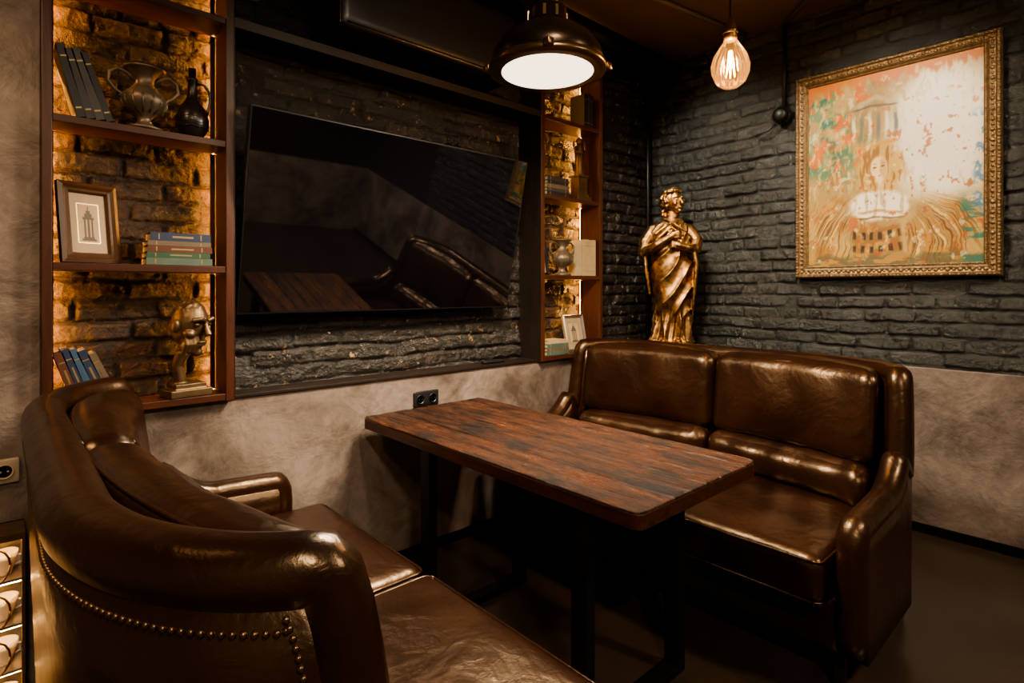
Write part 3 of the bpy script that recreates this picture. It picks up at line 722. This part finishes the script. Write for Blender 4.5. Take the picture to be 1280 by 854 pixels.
# ------------------------------------------------------------ vases, jug
def urn(name,x,y,z,s,mat):
    b=MB(); M=T(x,y,z)@Matrix.Scale(s,4)
    b.lathe([(.0,0),(.26,0),(.26,.04),(.14,.08),(.09,.16),(.12,.22),(.27,.34),(.33,.46),(.31,.56),(.20,.66),(.13,.76),(.15,.88),(.27,.98),(.31,1.0),(.27,1.0),(.13,.88)],28,0,M)
    for k in range(14):
        a=2*PI*k/14; b.tube([(.19*math.cos(a),.19*math.sin(a),.27),(.32*math.cos(a),.32*math.sin(a),.42),(.31*math.cos(a),.31*math.sin(a),.55)],.018,6,0,M)
    for sx in (-1,1):
        b.tube([(sx*(.14+p),0,q) for p,q in ((0,.80),(.10,.90),(.22,.94),(.33,.86),(.35,.72),(.26,.60),(.17,.55),(.20,.49))],.024,8,0,M)
    b.build(name,[mat])
M_urn=simple('urn_pewter',(.17,.135,.10),.45,.6,.4,25,.3,80,.003)
urn('two_handled_urn',.395,2.455,1.9385,.225,M_urn)
urn('small_urn',2.70,2.48,1.4415,.23,M_urn)
b=MB(); M=T(.553,2.455,1.9385)@Matrix.Scale(.27,4)
b.lathe([(0,0),(.13,0),(.15,.03),(.21,.15),(.215,.28),(.17,.42),(.085,.54),(.06,.62),(.055,.80),(.075,.83),(.07,.86),(.045,.87),(.05,1.0),(0,1.0)],26,0,M)
b.tube([(.06,0,.80),(.15,0,.80),(.23,0,.70),(.235,0,.55),(.20,0,.42),(.185,0,.36)],.02,8,0,M)
for k in range(3): b.tube([(.212*math.cos(t),.212*math.sin(t),.14+.07*k+.01*math.sin(6*t)) for t in np.linspace(0,2*PI,25)],.008,5,0,M)
b.build('dark_jug',[simple('dark_ceramic',(.015,.010,.008),.3)])
# ------------------------------------------------------------ small frames
def pframe(name,M,w,h,fw_,mat,pic=True):
    b=MB(); pr=[(0,0),(0,.018),(.35*fw_,.024),(.6*fw_,.016),(.85*fw_,.018),(fw_,.010),(fw_,.004)]
    vs=[];K=len(pr)
    for (cx,cz,sx,sz) in ((0,0,1,1),(w,0,-1,1),(w,h,-1,-1),(0,h,1,-1)):
        for (q,d) in pr: vs.append((cx+sx*q,-d,cz+sz*q))
    fs=[]
    for c in range(4):
        for k in range(K-1): c2=(c+1)%4; fs.append((c*K+k,c2*K+k,c2*K+k+1,c*K+k+1))
    b.add(vs,fs,0,False,M); b.box(.001,w-.001,-.004,0,.001,h-.001,1,M)
    b.box(fw_*1.0,w-fw_,-.0055,-.004,fw_,h-fw_,1,M)
    iw=w-2*fw_; ih=h-2*fw_; ax0=fw_+iw*.22; ax1=w-fw_-iw*.22; az0=fw_+ih*.18; az1=h-fw_-ih*.18
    b.box(ax0-.004,ax1+.004,-.0060,-.0055,az0-.004,az1+.004,4,M)
    b.box(ax0,ax1,-.0064,-.0060,az0,az1,2,M)
    if pic:
        cx=(ax0+ax1)/2; hh=az1-az0
        for (x0,x1,z0,z1) in ((-.35,.35,.04,.09),(-.26,.26,.09,.14),(-.22,-.14,.14,.60),(.14,.22,.14,.60),(-.05,.05,.14,.6),(-.28,.28,.60,.66),(-.18,.18,.66,.76),(-.10,.10,.76,.84),(-.02,.02,.84,.95)):
            b.box(cx+x0*(ax1-ax0),cx+x1*(ax1-ax0),-.0068,-.0064,az0+z0*hh,az0+z1*hh,3,M)
    b.build(name,[mat,M_mat,M_paper,simple('ink',(.10,.08,.06),.6),BM[-1]])
M_wf=simple('walnut_frame',(.075,.035,.016),.35,0,.4,20)
pframe('picture_frame',T(.150,2.445,1.4425)@R(20,'Z')@R(-8,'X'),.185,.285,.036,M_wf)
pframe('picture_frame.001',T(2.73,2.470,.9395)@R(-12,'X'),.20,.245,.018,M_silver)
pframe('picture_frame.002',T(2.475,2.50,1.4425)@R(-9,'X'),.11,.22,.015,M_blackp,False)
b=MB(); M=T(2.875,2.485,1.9385)
b.box(-.07,.07,-.05,.05,0,.03,0,M); b.box(-.055,.055,-.04,.04,.03,.05,0,M); b.box(-.045,.045,-.035,.035,.05,.16,0,M); b.box(-.055,.055,-.042,.042,.16,.175,0,M)
b.lathe([(.035,.175),(.03,.19),(.026,.30),(.035,.31)],16,0,M)
b.sph((0,0,.33),(.04,.03,.03),0,M); b.tube([(0,0,.33),(0,0,.38)],[.03,.022],10,0,M); b.sph((0,0,.405),(.02,.022,.027),0,M)
b.tube([(-.03,0,.37),(-.05,-.01,.33),(-.01,-.03,.32)],.009,8,0,M); b.tube([(.03,0,.37),(.055,0,.35),(.05,0,.41)],.009,8,0,M)
b.build('column_statuette',[M_paleb],None,.002)
# face sculpture with hand
F=MB()
F.box(-.075,.075,-.055,.055,0,.028); F.box(-.055,.055,-.045,.045,.028,.05)
F.tube([(-.02,.0,.05),(-.035,-.005,.12),(-.02,-.02,.17)],[.022,.020,.026],12)
F.sph((-.01,-.03,.185),(.03,.016,.03))
for j in range(4): 
    x=-.025+.014*j; F.tube([(x,-.040,.17),(x+.004,-.055,.20),(x+.004,-.05,.228+.004*math.sin(j))],[.0078,.0075,.0065],8)
hm=T(.012,.0,.275)@R(24,'Z')@R(12,'X')@Matrix.Scale(1.15,4)
F.sph((0,0,0),(.054,.060,.078),0,hm,20,14); F.sph((0,-.02,-.05),(.042,.04,.042),0,hm); F.sph((0,-.045,-.085),(.02,.018,.016),0,hm)
F.tube([(0,-.058,.022),(0,-.074,-.005),(0,-.082,-.020)],[.007,.010,.013],8,0,hm)
F.sph((0,-.063,-.046),(.020,.009,.006),0,hm); F.sph((0,-.061,-.056),(.017,.009,.007),0,hm)
for sx in (-1,1):
    F.tube([(sx*.006,-.062,.026),(sx*.024,-.064,.034),(sx*.044,-.048,.026)],.008,8,0,hm); F.sph((sx*.024,-.052,.012),(.013,.008,.008),0,hm)
    F.sph((sx*.034,-.036,-.022),(.018,.02,.016),0,hm); F.sph((sx*.056,.005,-.005),(.008,.014,.022),0,hm)
for j in range(60):
    a=rs.uniform(0,2*PI); e=rs.uniform(.3,1.5)
    if math.sin(a)<-.3 and e<.75: continue
    F.tube([(.050*math.cos(e)*math.cos(a),.056*math.cos(e)*math.sin(a)+.004,.077*math.sin(e)),(.052*math.cos(e+.25)*math.cos(a+.25),.058*math.cos(e+.25)*math.sin(a+.25)+.004,.079*math.sin(e+.25))],.0062,6,0,hm)
F.build('bronze_face_sculpture',[M_paleb],None,0,T(.535,2.465,.9395)@R(10,'Z'),.0030)
# ornate display cabinet, lower-left against the wall
gx0,gx1=-.62,.058; yb=YW-.003; yf=YW-.14; ztop=.60
cab=empty('ornate_display_cabinet')
b=MB()
b.box(gx0,gx1,yb-.008,yb,0,ztop,1); b.box(gx0,gx1,yf,yb,ztop-.02,ztop,0); b.box(gx0,gx1,yf,yb,0,.03,0)
b.box(gx0,gx0+.02,yf,yb,.03,ztop-.02,0); b.box(gx1-.008,gx1,yf,yb,.03,ztop-.02,0)
for z in (.17,.31,.45): b.box(gx0+.02,gx1-.008,yf+.01,yb-.008,z,z+.008,1)
x=gx1-.03
while x>gx0+.1:
    for z in (.03,.178,.318,.458):
        b.tube([(x-.045+.040*math.cos(t),yf+.002,z+.05+.055*math.sin(t)) for t in np.linspace(0,2*PI,17)],.003,6,0)
    b.tube([(x-.09,yf+.002,.03),(x-.09,yf+.002,ztop-.02)],.004,6,0); x-=.09
b.build('case',[M_brass,M_silver],cab)
b=MB(); x=gx1-.05
while x>gx0+.08:
    for z in (.03,.178,.318,.458):
        b.lathe([(.0,0),(.018,0),(.02,.006),(.034,.05),(.036,.07),(.032,.07),(.018,.012)],18,0,T(x,yf+.07,z+.001))
        b.tube([(x+.03,yf+.07,z+.055),(x+.048,yf+.07,z+.05),(x+.045,yf+.07,z+.03),(x+.027,yf+.07,z+.025)],.003,6,0)
    x-=.10
b.build('cups',[M_china],cab)
b=MB()
for z in (.168,.308,.448,ztop-.022): b.box(gx0+.02,gx1-.01,yf+.02,yf+.028,z-.004,z,0)
b.build('led_strips',[emis_mat('cabinet_led',(1,.55,.2),90)],cab)
# ------------------------------------------------------------ lights
def light(name,typ,loc,e,col,size=.1,target=None,spot=60,blend=.6,size_y=None):
    l=bpy.data.lights.new(name,typ); l.energy=e; l.color=col
    if typ=='AREA':
        l.shape='DISK' if size_y is None else 'RECTANGLE'; l.size=size
        if size_y: l.size_y=size_y
    else: l.shadow_soft_size=size
    if typ=='SPOT': l.spot_size=math.radians(spot); l.spot_blend=blend
    o=bpy.data.objects.new(name,l); bpy.context.scene.collection.objects.link(o); o.location=loc
    if target is not None: o.rotation_euler=(Vector(target)-Vector(loc)).to_track_quat('-Z','Y').to_euler()
    return o
W=(1,.79,.56)
light('pendant_light','AREA',(1.585,1.533,2.175),88,(1,.82,.60),.38,(1.585,1.533,0))
light('bulb_light','POINT',(2.307,1.145,2.30),34,(1,.72,.45),.03)
light('picture_spot','SPOT',(2.35,.95,3.02),130,(1,.88,.70),.05,(XR,.95,2.05),60,.8)
light('wall_spot','SPOT',(2.6,2.0,3.02),130,(1,.88,.70),.05,(XR,1.9,1.7),80,.9)
light('statue_spot','SPOT',(2.6,1.6,3.0),75,(1,.80,.55),.04,(3.55,2.2,1.6),40,.8)
light('fill_light_a','AREA',(-.3,-1.1,3.0),78,W,.3,(-.3,-1.1,0))  # added overhead fill behind the camera, no fixture there
light('fill_light_b','AREA',(2.4,-1.3,3.0),78,W,.3,(2.4,-1.3,0))  # second added fill, out of view to the right
light('fill_spot_c','SPOT',(-.9,1.3,3.0),105,(1,.62,.33),.06,(.0,2.1,1.2),80,.9)  # added warm spot to brighten the left plaster column and sofa
light('fill_spot_d','SPOT',(.9,.4,3.0),95,W,.08,(1.7,2.5,1.1),75,.9)  # added spot above the view, brightens the rear wall around the niche
w=bpy.data.worlds.new('World'); bpy.context.scene.world=w; w.use_nodes=True
bg=w.node_tree.nodes['Background']; bg.inputs[0].default_value=(.5,.35,.22,1); bg.inputs[1].default_value=.05
try: bpy.context.scene.view_settings.look='AgX - Medium High Contrast'
except Exception as e: print(e)
# ------------------------------------------------------------ camera
cd=bpy.data.cameras.new('camera'); cam=bpy.data.objects.new('camera',cd); bpy.context.scene.collection.objects.link(cam)
cam.location=(0,0,1.35); cam.rotation_euler=(PI/2,0,math.radians(47.65-90))
cd.sensor_width=36; cd.lens=702/1280*36; cd.shift_y=-65/1280; cd.clip_start=.02
bpy.context.scene.camera=cam
